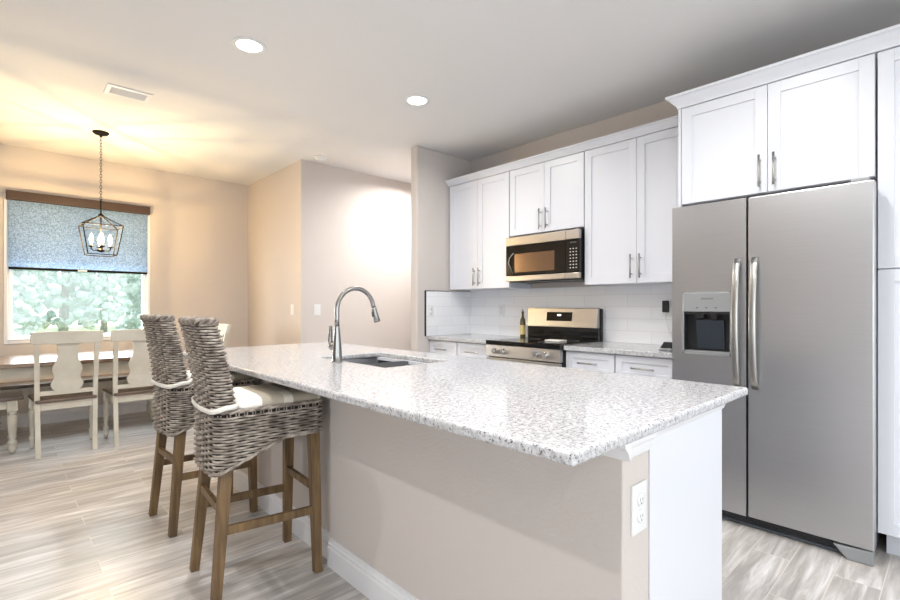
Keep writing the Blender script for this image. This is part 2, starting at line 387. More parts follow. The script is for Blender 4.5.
for i, (x, y, h, r, lb) in enumerate([(-.3, 19, 5.5, 1.5, 'leafy green tree outside, at the left edge of the window view'),
                                      (1.6, 22, 7.2, 1.9, 'tall green tree outside, left of the middle of the window view'),
                                      (3.6, 18, 4.6, 1.3, 'low rounded tree outside, right of the middle of the window view'),
                                      (5.4, 24, 6.6, 1.9, 'broad green tree outside, at the right edge of the window view'),
   (-.9, 28, 8.5, 2.2, 'distant tall tree outside, behind the gap left of the window middle'),
   (3.9, 30.5, 8.5, 2.6, 'distant tall tree outside, behind the low rounded tree')]):
    tree(x, y, h, r, lb, i+3)

# ------------------------------------------------------------------ backsplash (tiles on the walls), wall plates
bs = MB().box((XK-.01, 1.24, .915), (XK, YS, 1.392))
struct(bs, 'wall_backsplash_right', 'tile_y')
struct(MB().box((3.14, YS-.01, .915), (XK-.01, YS, 1.372)), 'wall_backsplash_end', 'tile_x')
struct(MB().box((3.128, YS-.014, .915), (3.14, YS, 1.376)).box((3.128, YS-.014, 1.372), (3.46, YS, 1.378)), 'trim_1', 'gap')
def plate(c, nrm, name, label, cat, w=.076, h=.12, kind='switch', m='plate'):
    """wall plate at c facing nrm ('x-','y-')"""
    o = empty(name, c, label, cat)
    cx, cy, cz = c; t = .006
    def bx(u0, u1, z0, z1, d0, d1, bev=0):
        if nrm == 'x-': return MB().box((cx-d0, cy+u0, cz+z0), (cx-d1, cy+u1, cz+z1), bev)
        return MB().box((cx+u0, cy-d0, cz+z0), (cx+u1, cy-d1, cz+z1), bev)
    bx(-w/2, w/2, -h/2, h/2, 0, t, .002).build('face_plate', m, o)
    if kind == 'switch':
        bx(-.017, .017, -.033, .033, t, t+.003, .001).build('rocker', m, o)
    else:
        for s in (-1, 1):
            if nrm == 'x-': q = MB().lathe([(.0, 0), (.0165, 0), (.0165, -.003), (.015, -.004), (0, -.004)], (cx-t, cy, cz+s*.0215), 20, 'x', False, False)
            else: q = MB().lathe([(.0, 0), (.0165, 0), (.0165, -.003), (.015, -.004), (0, -.004)], (cx, cy-t, cz+s*.0215), 20, 'y', False, False)
            rec = q.build('receptacle', m, o)
            sl = MB()
            for dx, hh in ((-.006, .009), (.006, .007)):
                if nrm == 'x-': sl.box((cx-t-.0042, cy+dx-.001, cz+s*.0215+.002-hh/2), (cx-t-.003, cy+dx+.001, cz+s*.0215+.002+hh/2))
                else: sl.box((cx+dx-.001, cy-t-.0042, cz+s*.0215+.002-hh/2), (cx+dx+.001, cy-t-.003, cz+s*.0215+.002+hh/2))
            if nrm == 'x-': sl.box((cx-t-.0042, cy-.002, cz+s*.0215-.011), (cx-t-.003, cy+.002, cz+s*.0215-.007))
            else: sl.box((cx-.002, cy-t-.0042, cz+s*.0215-.011), (cx+.002, cy-t-.003, cz+s*.0215-.007))
            sl.build('slots', 'gap', rec)
    return o
plate((XD, 5.16, 1.178), 'x-', 'light_switch', 'tan-lit light switch on the warm dining room side wall', 'light switch', m='plate')
plate((2.592, YP, 1.178), 'y-', 'light_switch', 'white light switch on the grey wall left of the faucet', 'light switch')
plate((3.20, YS-.01, 1.17), 'y-', 'wall_outlet', 'white outlet on the tiled end wall at the kitchen counter', 'outlet', kind='outlet')
plate((XK-.01, 3.268, 1.177), 'x-', 'wall_outlet', 'white outlet in the tile backsplash left of the olive oil bottle', 'outlet', kind='outlet')
plate((XK-.01, 1.575, 1.20), 'x-', 'wall_outlet', 'white outlet in the tile beside the refrigerator with a black plug in it', 'outlet', kind='outlet')
pg = empty('plug_adapter', (XK-.02, 1.575, 1.215), 'black plug adapter in the backsplash outlet next to the refrigerator', 'plug')
MB().box((XK-.055, 1.553, 1.172), (XK-.0205, 1.597, 1.262), .006).build('housing', 'blackp', pg)
MB().tube([(XK-.04, 1.575, 1.172), (XK-.04, 1.575, 1.13), (XK-.035, 1.56, 1.05), (XK-.04, 1.52, .96), (XK-.06, 1.49, .922)], .0025, 6).build('cord', 'plate', pg)

# ------------------------------------------------------------------ kitchen cabinets
def shaker(mb, xf, y0, y1, z0, z1, rail=.06, t=.02, rec=.009, sgn=-1):
    """door leaf whose front face lies at x=xf, facing sgn*x"""
    xb = xf - sgn*t; xr = xf - sgn*rec; b = .0012
    mb.box((xf, y0, z0), (xb, y0+rail, z1), b).box((xf, y1-rail, z0), (xb, y1, z1), b)
    mb.box((xf, y0+rail, z0), (xb, y1-rail, z0+rail), b).box((xf, y0+rail, z1-rail), (xb, y1-rail, z1), b)
    mb.box((xr, y0+rail, z0+rail), (xb, y1-rail, z1-rail)); return mb
def handle_v(xf, y, z0, z1, parent, sgn=-1):
    x = xf + sgn*.032
    m = MB().tube([(x, y, z0), (x, y, z1)], .006, 10)
    for z in (z0+.03, z1-.03): m.tube([(xf+sgn*.0005, y, z), (x, y, z)], .0045, 8)
    return m.build('handle', 'steel2', parent)
def handle_h(xf, y0, y1, z, parent, sgn=-1):
    x = xf + sgn*.032
    m = MB().tube([(x, y0, z), (x, y1, z)], .006, 10)
    for y in (y0+.03, y1-.03): m.tube([(xf+sgn*.0005, y, z), (x, y, z)], .0045, 8)
    return m.build('handle', 'steel2', parent)
XU = 3.46
def upper(y0, y1, z0, z1, label, hz, xf=XU, ym=None, gap=.0025, side=True, name='wall_cabinet'):
    o = empty(name, (xf, (y0+y1)/2, z0), label, 'cabinet', None)
    MB().box((xf+.0215, y0+.001, z0), (XK-.011, y1-.001, z1)).build('cabinet_body', 'cab', o)
    ym = ym or (y0+y1)/2
    for a, b, hy in ((y0+gap, ym-gap/2, ym-.035), (ym+gap/2, y1-gap, ym+.035)):
        d = shaker(MB(), xf, a, b, z0+.002, z1-.003).build('door', 'cab', o)
        handle_v(xf, hy, hz, hz+.178, d)
    return o
upper(2.89, 3.705, 1.39, 2.478, 'white two-door wall cabinet at the left end of the run, left of the microwave', 1.42)
upper(2.105, 2.885, 1.866, 2.478, 'short white two-door wall cabinet directly above the microwave', 1.893)
upper(1.225, 2.10, 1.39, 2.478, 'tall white two-door wall cabinet between microwave and refrigerator', 1.43)
def crown(xf, y0, y1, z0, z1, xb, label, ret=None, name='crown_moulding', out=.05):
    m = MB(); h = z1-z0
    prof = [(.03, 0), (0, 0), (-.006, 0), (-.008, h*.12), (-.02, h*.35), (-out+.012, h*.75), (-out, h*.82), (-out, h), (.03, h)]
    pts = [Vector((xf+a, y0, z0+b)) for a, b in prof]
    # front run with a mitred return on the far (+y) end
    A = [m.bm.verts.new(p) for p in pts]
    B = [m.bm.verts.new(Vector((xf+a, (y1-a) if ret else y1, z0+b))) for a, b in prof]
    n = len(A); m.bm.faces.new(A[::-1])
    for k in range(n): m.bm.faces.new((A[k], A[(k+1) % n], B[(k+1) % n], B[k]))
    if ret:
        D = [m.bm.verts.new(Vector((xb, y1-a, z0+b))) for a, b in prof]
        for k in range(n): m.bm.faces.new((B[k], B[(k+1) % n], D[(k+1) % n], D[k]))
        m.bm.faces.new(D)
    else: m.bm.faces.new(B)
    o = m.build(name, 'cab'); return tag(o, label, 'moulding')
crown(XU, 1.285, 3.715, 2.479, 2.537, XK, 'lower white crown moulding along the wall cabinets over stove and microwave')
# deep cabinet over the refrigerator
XF = 3.11
fc = upper(.291, 1.205, 1.852, 2.455, 'deep white two-door cabinet above the refrigerator', 1.884, xf=XF, ym=.742, name='refrigerator_cabinet')
MB().box((XF+.004, 1.2055, 0), (XK-.011, 1.222, 2.455)).box((XF-.003, 1.2065, 1.82), (XF+.004, 1.2215, 2.455)).build('side_panel', 'cab', fc)
crown(XF, -.55, 1.222, 2.456, 2.532, XU-.07, 'taller white crown moulding over refrigerator cabinet and pantry, returning at its left end', ret=True, out=.058)
# tall pantry cabinet at the right edge
pn = empty('pantry_cabinet', (XF, -.13, 0), 'tall white pantry cabinet right of the refrigerator at the photo edge', 'cabinet')
MB().box((XF+.0215, -.55, .115), (XK-.011, .28, 2.455)).build('cabinet_body', 'cab', pn)
MB().box((XF+.09, -.55, 0), (XK-.02, .258, .115)).build('toe_kick', 'cab', pn)
for z0, z1 in ((.12, 1.396), (1.402, 2.45)):
    for y0, y1, hy in ((-.548, -.146, -.18), (-.143, .283, -.11)):
        d = shaker(MB(), XF, y0, y1, z0, z1).build('door', 'cab', pn)
        handle_v(XF, hy, 1.15 if z0 < 1 else 1.45, 1.33 if z0 < 1 else 1.63, d)

# base cabinets
XB = 3.19
def base_unit(y0, y1, label):
    o = empty('base_cabinet', (XB, (y0+y1)/2, 0), label, 'cabinet')
    MB().box((XB+.0215, y0+.001, .1), (XK-.011, y1-.001, .879)).build('cabinet_body', 'cab', o)
    MB().box((XB+.08, y0+.001, 0), (XK-.02, y1-.001, .1)).build('toe_kick', 'cab', o)
    d = MB(); shaker(d, XB, y0+.003, y1-.003, .715, .872, .045); d = d.build('drawer', 'cab', o)
    ym = (y0+y1)/2; hl = min(.16, (y1-y0)*.42)/2
    handle_h(XB, ym-hl, ym+hl, .792, d)
    q = shaker(MB(), XB, y0+.003, y1-.003, .105, .708).build('door', 'cab', o)
    handle_v(XB, y1-.035, .5, .66, q)
base_unit(1.27, 1.69, 'white base cabinet with drawer nearest the refrigerator')
base_unit(1.695, 2.10, 'white base cabinet with drawer just right of the stove')
base_unit(2.875, 3.31, 'white base cabinet with drawer just left of the stove')
base_unit(3.314, 3.715, 'white base cabinet with drawer at the tiled end wall')
def slab(y0, y1, label):
    o = MB().box((3.16, y0, .880), (XK-.011, y1, .915), .005).build('countertop', 'granite'); tag(o, label, 'countertop')
slab(1.224, 2.100, 'short granite countertop between stove and refrigerator')
slab(2.874, YS-.015, 'short granite countertop left of the stove by the end wall')

# ------------------------------------------------------------------ range
rg = empty('range', (3.45, 2.51, 0), 'stainless electric range with black glass cooktop and raised back panel', 'stove')
ry0, ry1 = 2.105, 2.868
MB().box((3.16, ry0, .04), (3.76, ry1, .885)).build('body', 'blackp', rg)
MB().box((3.115, ry0-.002, .885), (3.765, ry1+.002, .922), .006).build('cooktop', 'black', rg)
m = MB().prism([(3.159, ry0, .885), (3.122, ry0, .883), (3.112, ry0, .785), (3.159, ry0, .785)], (0, ry1-ry0, 0)); cp = m.build('control_panel', 'copperband', rg, bevel=.002)
for y in (2.755, 2.66, 2.32, 2.228):
    k = MB().lathe([(.024, .01), (.024, -.004), (.021, -.03), (.019, -.033)], (3.115, y, .835), 20, 'x'); k.box((3.078, y-.003, .82), (3.084, y+.003, .858)); k.build('knob', 'knobsteel', cp)
dr = MB().box((3.118, ry0+.004, .24), (3.158, ry1-.004, .775), .004).build('oven_door', 'copperband', rg)
MB().box((3.115, ry0+.1, .34), (3.1185, ry1-.1, .64), .001).build('door_window', 'black', dr)
hm = MB().tube([(3.075, ry0+.04, .735), (3.075, ry1-.04, .735)], .011, 12)
for y in (ry0+.07, ry1-.07): hm.tube([(3.1175, y, .735), (3.075, y, .735)], .008, 8)
hm.build('handle', 'steel2', dr)
MB().box((3.122, ry0+.004, .05), (3.158, ry1-.004, .232), .004).build('storage_drawer', 'copperband', rg)
bgm = MB().prism([(3.70, ry0+.012, 1.03), (3.675, ry0+.012, 1.03), (3.70, ry0+.012, 1.20), (3.735, ry0+.012, 1.205), (3.735, ry0+.012, 1.03)], (0, ry1-ry0-.024, 0))
bg = bgm.build('back_panel', 'copperband', rg, bevel=.004)
MB().box((3.70, ry0+.01, .922), (3.765, ry1-.01, 1.03)).box((3.735, ry0, .922), (3.775, ry1, 1.198), .01).build('back_housing', 'black', rg)
# control display follows the slope of the panel
def sl(z): return 3.675 + (z-1.03)/(.17)*.025 - .0015
MB().prism([(sl(1.085), 2.36, 1.085), (sl(1.085)-.001, 2.36, 1.085), (sl(1.165)-.001, 2.36, 1.165), (sl(1.165), 2.36, 1.165)], (0, .27, 0)).build('display', 'black', bg)
MB().box((sl(1.14)-.003, 2.475, 1.13), (sl(1.14)-.001, 2.515, 1.145)).build('clock_digits', 'display', bg)
for (bx_, by_, r_) in ((3.28, 2.32, .09), (3.28, 2.70, .11), (3.53, 2.32, .11), (3.53, 2.70, .09)):
    MB().tube([(bx_+r_*math.cos(a*PI/24), by_+r_*math.sin(a*PI/24), .9222) for a in range(48)], .0012, 4, True).build('burner_ring', 'darkg', rg)
sr = MB().prism([(3.36, 2.27, .9225), (3.36, 2.42, .9225), (3.47, 2.44, .9225), (3.47, 2.27, .9225)], (0, 0, .012)).build('folded_towel', 'fabricw', bevel=.004); tag(sr, 'small white folded cloth lying on the back of the cooktop', 'towel')
# bottle
bt = empty('oil_bottle', (3.705, 2.925, .915), 'slim dark olive oil bottle with pourer standing left of the range back panel', 'bottle')
MB().lathe([(.024, .9152), (.026, .925), (.026, 1.06), (.022, 1.09), (.011, 1.115), (.0105, 1.155), (.013, 1.157), (.013, 1.166)], (3.705, 2.925, 0), 20).build('glass_body', 'bottle', bt)
MB().lathe([(.0264, .945), (.0264, 1.035)], (3.705, 2.925, 0), 20, 'z', False, False).build('paper_label', 'bottlelabel', bt)
MB().lathe([(.011, 1.166), (.009, 1.176), (.003, 1.18), (.003, 1.197)], (3.705, 2.925, 0), 12).build('pourer', 'steel2', bt)
dv = empty('phone_dock', (3.33, 1.385, .915), 'small black and grey charging dock on the counter against the refrigerator', 'charger')
MB().box((3.29, 1.34, .9155), (3.39, 1.425, .932), .004).build('base', 'greyp', dv)
MB().prism([(3.30, 1.345, .932), (3.38, 1.345, .932), (3.38, 1.345, .965), (3.36, 1.345, .972)], (0, .075, 0)).build('cradle', 'blackp', dv, bevel=.002)

# ------------------------------------------------------------------ microwave
mw = empty('microwave', (3.41, 2.5, 1.446), 'stainless over-range microwave with black glass door below the short cabinet', 'microwave')
my0, my1, mz0, mz1, mx = 2.112, 2.882, 1.446, 1.845, 3.405
MB().box((mx+.03, my0, mz0), (XK-.011, my1, mz1)).box((mx+.03, my0+.02, mz0-.01), (XK-.06, my1-.02, mz0)).build('body', 'blackp', mw)
dd = MB().box((mx, 2.242, mz0+.047), (mx+.029, my1, 1.767), .002).build('door', 'black', mw)
MB().box((mx-.003, 2.242, 1.768), (mx+.029, my1, mz1), .003).build('top_band', 'copperband', dd)
MB().box((mx-.003, 2.242, mz0), (mx+.029, my1, mz0+.046), .003).build('bottom_band', 'copperband', dd)
MB().box((mx-.0015, 2.352, 1.523), (mx+.001, 2.785, 1.69), .001).build('door_window', 'mwwin', dd)
MB().tube([(mx-.006, 2.79, 1.70), (mx-.008, 2.835, 1.655), (mx-.008, 2.845, 1.61), (mx-.006, 2.795, 1.51)], .004, 8).build('chevron_trim', 'steel2', dd)
cpn = MB().box((mx, my0, mz0+.047), (mx+.029, 2.239, 1.767), .002).build('control_panel', 'black', mw)
MB().box((mx-.003, my0, 1.768), (mx+.029, 2.239, mz1), .003).build('top_band', 'copperband', cpn); MB().box((mx-.003, my0, mz0), (mx+.029, 2.239, mz0+.046), .003).build('bottom_band', 'copperband', cpn)
for r_ in range(7):
    for c_ in range(3): MB().box((mx-.001, 2.135+c_*.028, 1.53+r_*.026), (mx+.001, 2.146+c_*.028, 1.536+r_*.026)).build('key', 'plate', cpn)
MB().box((mx-.001, 2.14, 1.735), (mx+.001, 2.20, 1.745)).build('readout', 'darkg', cpn)

# ------------------------------------------------------------------ refrigerator
FX = 2.97
fr = empty('refrigerator', (3.3, .745, 0), 'stainless side-by-side refrigerator with water dispenser in left door', 'refrigerator')
fy0, fy1, fs, fz0, fz1 = .281, 1.2035, .8045, .072, 1.812
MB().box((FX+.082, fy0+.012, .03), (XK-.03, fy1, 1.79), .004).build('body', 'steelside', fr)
# freezer door built round the dispenser recess
gy0, gy1, gz0, gz1 = .882, 1.140, .943, 1.30
dm = MB(); a = fs+.004
for p, q in (((FX, a, fz0), (FX+.075, fy1, gz0)), ((FX, a, gz1), (FX+.075, fy1, fz1)), ((FX, a, gz0), (FX+.075, gy0, gz1)), ((FX, gy1, gz0), (FX+.075, fy1, gz1)), ((FX+.068, gy0, gz0), (FX+.075, gy1, gz1))): dm.box(p, q)
bmesh.ops.remove_doubles(dm.bm, verts=dm.bm.verts, dist=1e-5)
fd = dm.build('freezer_door', 'steel', fr)
rd = MB().box((FX, fy0, fz0), (FX+.075, fs-.004, fz1), .007, 3).build('refrigerator_door', 'steel', fr)
def fridge_handle(y, par):
    pts = []; z0, z1 = .775, 1.478
    for i in range(21):
        t = i/20; z = z0+(z1-z0)*t; b = math.sin(PI*t)**.45 if 0 < t < 1 else 0
        pts.append((FX-.002-.062*b, y, z))
    m = MB()
    for (p, q) in zip(pts, pts[1:]): pass
    w, th = .034, .018
    rings = []
    for i, p in enumerate(pts):
        p = Vector(p); d = (Vector(pts[min(i+1, 20)])-Vector(pts[max(i-1, 0)])).normalized(); nn = Vector((d.z, 0, -d.x)); u = Vector((0, 1, 0))
        rings.append([m.bm.verts.new(p+u*math.copysign(abs(math.cos(k*PI/6))**.6, math.cos(k*PI/6))*w/2+nn*math.copysign(abs(math.sin(k*PI/6))**.6, math.sin(k*PI/6))*th/2) for k in range(12)])
    for A, B in zip(rings, rings[1:]):
        for k in range(12): f = m.bm.faces.new((A[k], A[(k+1) % 12], B[(k+1) % 12], B[k])); f.smooth = True
    m.bm.faces.new(rings[0][::-1]); m.bm.faces.new(rings[-1])
    return m.build('handle', 'steel2', par)
fridge_handle(.848, fd); fridge_handle(.764, rd)
dp = MB().box((FX-.004, gy0+.002, 1.186), (FX+.06, gy1-.002, gz1-.002), .004).build('dispenser', 'greyp', fr)
MB().box((FX-.003, gy0-.004, gz0-.006), (FX+.004, gy0+.006, gz1+.004)).box((FX-.003, gy1-.006, gz0-.006), (FX+.004, gy1+.004, gz1+.004)).box((FX-.003, gy0, gz0-.006), (FX+.004, gy1, gz0+.006)).box((FX-.003, gy0, gz1-.004), (FX+.004, gy1, gz1+.004)).build('surround', 'greyp', dp)
rc = MB().box((FX+.004, gy0+.001, 1.172), (FX+.066, gy1-.001, 1.186)).box((FX+.062, gy0+.001, gz0+.001), (FX+.0675, gy1-.001, 1.186))
rc.box((FX+.004, gy0+.001, gz0+.006), (FX+.062, gy0+.006, 1.172)).box((FX+.004, gy1-.006, gz0+.006), (FX+.062, gy1-.001, 1.172)).build('recess_lining', 'blackp', dp)
MB().prism([(FX+.03, .93, 1.14), (FX+.06, .93, 1.14), (FX+.06, .93, .97), (FX+.05, .93, .97)], (0, .15, 0)).build('paddle', 'paddle', dp, bevel=.003)
MB().box((FX+.012, .96, 1.145), (FX+.04, .99, 1.172)).build('nozzle', 'blackp', dp); MB().box((FX+.012, 1.03, 1.15), (FX+.04, 1.07, 1.172)).build('nozzle', 'blackp', dp)
MB().box((FX-.002, gy0+.008, gz0+.006), (FX+.06, gy1-.008, gz0+.016), .002).build('drip_tray', 'greyp', dp)
RX = Matrix(((0, 0, -1, 0), (-1, 0, 0, 0), (0, 1, 0, 0), (0, 0, 0, 1)))    # text facing -x
text_mesh('FRIGIDAIRE', .013, (FX-.0045, 1.005, 1.262), RX, 'badge', 'darkg', dp)
for y in (1.06, 1.01, .96): MB().box((FX-.0046, y-.006, 1.207), (FX-.004, y+.006, 1.212)).build('button', 'darkg', dp)
gm = MB().box((FX+.055, fy0+.1, .018), (FX+.082, fy1, .068))
for k in range(3): gm.box((FX+.05, fy0+.11, .028+k*.013), (FX+.056, fy1-.01, .033+k*.013))
gm.build('toe_grille', 'darkg2', fr)
MB().box((FX+.045, fy0+.11, .004), (FX+.06, fy1, .020), .003).build('toe_rail', 'darkg', fr)
MB().prism([(FX+.003, fy0+.005, 0.001), (FX+.003, fy0+.1, 0.001), (FX+.003, fy0+.155, .06), (FX+.003, fy0+.005, .068)], (.07, 0, 0)).build('foot_cover', 'greyp', fr, bevel=.004)
MB().box((FX+.02, fy0+.02, fz1), (FX+.11, fy0+.09, fz1+.018), .004).build('hinge_cover', 'greyp', fr)

# ------------------------------------------------------------------ island
IX0, IX1, IY0, IY1, IT = .862, 2.05, .549, 3.70, .915
SX0, SX1, SY0, SY1 = 1.392, 1.83, 1.955, 2.64
m = MB(); xs = [IX0, SX0, SX1, IX1]; ys = [IY0, SY0, SY1, IY1]
vg = [[[m.bm.verts.new((x, y, z)) for z in (IT-.03, IT)] for y in ys] for x in xs]
for i in range(3):
    for j in range(3):
        if i == 1 and j == 1: continue
        m.bm.faces.new((vg[i][j][1], vg[i+1][j][1], vg[i+1][j+1][1], vg[i][j+1][1])); m.bm.faces.new((vg[i][j][0], vg[i][j+1][0], vg[i+1][j+1][0], vg[i+1][j][0]))
def wallq(p, q): m.bm.faces.new((vg[p[0]][p[1]][0], vg[q[0]][q[1]][0], vg[q[0]][q[1]][1], vg[p[0]][p[1]][1]))
for i in range(3): wallq((i, 0), (i+1, 0)); wallq((i+1, 3), (i, 3)); wallq((0, i+1), (0, i)); wallq((3, i), (3, i+1))
wallq((1, 1), (1, 2)); wallq((1, 2), (2, 2)); wallq((2, 2), (2, 1)); wallq((2, 1), (1, 1))
isl = m.build('island_countertop', 'granite', bevel=.009, segs=3); tag(isl, 'long speckled white granite slab of the kitchen island', 'countertop')
# pony wall with a slightly recessed stretch behind the stools
EY = .58; WX = 1.133
m = MB().box((WX, EY, 0), (1.28, 2.04, .884), .004).box((WX+.028, 2.04, 0), (1.28, 3.60, .884))
struct(m, 'wall_island', 'wall')
m = base_prof(MB(), (WX, EY+.001, 0), (WX, 2.04, 0), (-1, 0, 0)); base_prof(m, (WX+.028, 2.04, 0), (WX+.028, 3.60, 0), (-1, 0, 0))
base_prof(m, (WX, EY, 0), (1.278, EY, 0), (0, -1, 0))
struct(m, 'baseboard_island', 'trimw')
m = MB().prism([(1.28, EY, .8845), (1.28, EY-.022, .8845), (1.28, EY-.02, .872), (1.28, EY-.012, .862), (1.28, EY-.006, .835), (1.28, EY, .835)], (WX-1.28, 0, 0))
m.prism([(1.281, EY, .8845), (1.281, EY-.014, .8845), (1.281, EY-.006, .862), (1.281, EY, .862)], (.574, 0, 0))
m.prism([(WX, EY-.022, .8845), (WX-.03, EY-.022, .8845), (WX-.028, EY-.022, .872), (WX-.016, EY-.022, .862), (WX, EY-.022, .835)], (0, .10, 0))
struct(m, 'trim_2', 'trimw')
# island cabinet units (open topped around the sink), doors face the stove
def island_unit(y0, y1, label, end=False, sink=False):
    o = empty('island_cabinet', (1.56, (y0+y1)/2, 0), label, 'cabinet')
    xa, xb = 1.282, 1.833; t = .018
    b = MB().box((xa, y0, .1), (xb, y0+t, .884)).box((xa, y1-t, .1), (xb, y1, .884)).box((xa, y0+t, .1), (xb, y1-t, .118)).box((xa, y0+t, .118), (xa+t, y1-t, .884))
    if not sink: b.box((xa+t, y0+t, .866), (xb, y1-t, .884))
    b.box((xb-t, y0+t, .866 if sink else .69), (xb, y1-t, .866 if not sink else .884)) if sink else None
    b.build('cabinet_body', 'cab', o)
    MB().box((xa, y0, 0), (xb-.06, y1, .1)).build('toe_kick', 'cab', o)
    ym = (y0+y1)/2
    for p, q, hy in ((y0+.003, ym-.002, ym-.035), (ym+.002, y1-.003, ym+.035)):
        d = shaker(MB(), xb+.021, p, q, .105, .70, sgn=1).build('door', 'cab', o); handle_v(xb+.021, hy, .5, .66, d, 1)
        if not sink:
            d = shaker(MB(), xb+.021, p, q, .71, .87, .045, sgn=1).build('drawer', 'cab', o); handle_h(xb+.021, (p+q)/2-.06, (p+q)/2+.06, .79, d, 1)
    if sink: shaker(MB(), xb+.021, y0+.003, y1-.003, .71, .87, .045, sgn=1).build('false_front', 'cab', o)
    if end: MB().box((xa, EY, 0), (xb+.022, EY+.012, .884), .001).box((xa, EY-.001, .0), (xa+.003, EY, .862)).build('end_panel', 'cab', o)
island_unit(.593, 1.24, 'white island cabinet at the near end beside the outlet', end=True)
island_unit(1.242, 1.85, 'white island cabinet between the near end unit and the sink unit')
island_unit(1.852, 2.76, 'white island cabinet under the sink', sink=True)
island_unit(2.762, 3.60, 'white island cabinet at the far end beyond the sink')
plate((1.215, EY, .695), 'y-', 'island_outlet', 'white double outlet on the near end of the island', 'outlet', .08, .128, 'outlet')
# sink
sk = empty('sink', ((SX0+SX1)/2, (SY0+SY1)/2, .70), 'undermount stainless double bowl sink set in the island granite', 'sink')
def bowl(y0, y1):
    m = MB(); x0, x1 = SX0-.004, SX1+.004; zb, zt = .70, .884
    def ring(x0, x1, y0, y1, z, r, n=5):
        pts = []
        for cx, cy, a0 in ((x1-r, y1-r, 0), (x0+r, y1-r, PI/2), (x0+r, y0+r, PI), (x1-r, y0+r, 3*PI/2)):
            for k in range(n): a = a0+k*PI/2/(n-1); pts.append(m.bm.verts.new((cx+r*math.cos(a), cy+r*math.sin(a), z)))
        return pts
    R = [ring(x0-.003, x1+.003, y0-.003, y1+.003, zt, .04), ring(x0-.003, x1+.003, y0-.003, y1+.003, zb-.003, .04)]
    I = [ring(x0, x1, y0, y1, zt, .038), ring(x0+.004, x1-.004, y0+.004, y1-.004, zb+.02, .036), ring(x0+.02, x1-.02, y0+.02, y1-.02, zb, .03)]
    for A, B in ((R[1], R[0]), (R[0], I[0]), (I[0], I[1]), (I[1], I[2])):
        for k in range(len(A)): f = m.bm.faces.new((A[k], A[(k+1) % len(A)], B[(k+1) % len(A)], B[k])); f.smooth = True
    m.bm.faces.new(I[2]); m.bm.faces.new(R[1][::-1])
    o = m.build('bowl', 'sinksteel', sk)
    MB().lathe([(.045, .7003), (.045, .704), (.035, .705), (.03, .702)], ((x0+x1)/2, (y0+y1)/2, 0), 20).build('drain', 'steel2', o)
bowl(SY0-.004, 2.315); bowl(2.345, SY1+.004)
MB().box((SX0, 2.3185, .74), (SX1, 2.3415, .80), .006).build('divider', 'sinksteel', sk)
# faucet
fx, fy = 1.335, 2.325
fa = empty('faucet', (fx, fy, IT), 'tall arched pull-down faucet beside the island sink', 'faucet')
MB().lathe([(.030, IT+.0005), (.030, IT+.006), (.027, IT+.012), (.0255, IT+.05), (.0225, IT+.10), (.017, IT+.16), (.0135, IT+.19), (.013, IT+.2)], (fx, fy, 0), 24).build('body', 'chrome', fa)
R = .118; top = 1.33-R-.0125; pts = [(fx, fy, IT+.19), (fx, fy, top-.05)]
for k in range(0, 25):
    a = PI - k*(PI*.93)/24; pts.append((fx+R+R*math.cos(a), fy, top+R*math.sin(a)))
last = Vector(pts[-1]); dirn = (Vector(pts[-1])-Vector(pts[-2])).normalized()
pts.append(tuple(last+dirn*.01)); sp = MB().tube(pts, .0125, 14).build('spout', 'chrome', fa)
p0 = last+dirn*.01
MB().tube([p0, p0+dirn*.01, p0+dirn*.05, p0+dirn*.085, p0+dirn*.09], [.0135, .0145, .016, .0195, .018], 16).build('spray_head', 'chrome', fa)
MB().tube([p0+dirn*.03+Vector((-.016, 0, 0)), p0+dirn*.06+Vector((-.02, 0, 0))], .006, 8).build('spray_button', 'darkg', fa)
hb = MB().lathe([(.014, -.004), (.021, .008), (.026, .028), (.022, .045), (.010, .052)], (fx, fy+.018, 1.0), 18, 'y').build('handle', 'chrome', fa)
MB().tube([(fx-.002, fy+.052, 1.0), (fx-.006, fy+.064, 1.03), (fx-.008, fy+.058, 1.07), (fx-.01, fy+.052, 1.11)], [.013, .013, .011, .009], 12, flat=1.0).build('lever', 'chrome', hb)

# ------------------------------------------------------------------ ceiling fittings
def can(x, y, label, i):
    o = empty('recessed_light', (x, y, CEIL), label, 'ceiling light', None)
    MB().lathe([(.098, CEIL), (.098, CEIL-.004), (.075, CEIL-.008), (.075, CEIL-.002)], (x, y, 0), 32, 'z', False, False).build('trim_ring', 'plate', o)
    MB().lathe([(.075, CEIL-.002), (.07, CEIL-.006), (.001, CEIL-.0062)], (x, y, 0), 32, 'z', False, True).build('lens', 'led', o)
    l = bpy.data.lights.new('recessed_lamp', 'AREA'); l.shape = 'DISK'; l.size = .08; l.energy = CAN_POWER*(2.3 if i == 4 else 1); l.color = (1, .985, .965); l.spread = math.radians(165)
    q = bpy.data.objects.new('recessed_lamp', l); C.objects.link(q); q.location = (x, y, CEIL-.02)
CL = ['large round recessed ceiling light nearest the middle of the photo top', 'smaller recessed ceiling light left of the kitchen cabinets, above the faucet side',
      'assumed recessed ceiling light, out of view over the near half of the island', 'recessed ceiling light in front of the refrigerator', 'recessed ceiling light in the hall behind the kitchen wall',
      'recessed ceiling light at the far left of the living room', 'recessed ceiling light left of the camera', 'added recessed ceiling light, out of view right behind the camera',
      'added recessed ceiling light, out of view in the rear left of the living room', 'added recessed ceiling light, out of view in the rear right corner']
for i, (x, y) in enumerate(CAN_SPOTS): can(x, y, CL[i], i)
sd = empty('smoke_detector', (2.51, 4.73, CEIL), 'small white smoke detector on the ceiling by the wall corner', 'smoke detector')
MB().lathe([(.062, CEIL), (.062, CEIL-.012), (.055, CEIL-.02)], (2.51, 4.73, 0), 28).build('base', 'plate', sd)
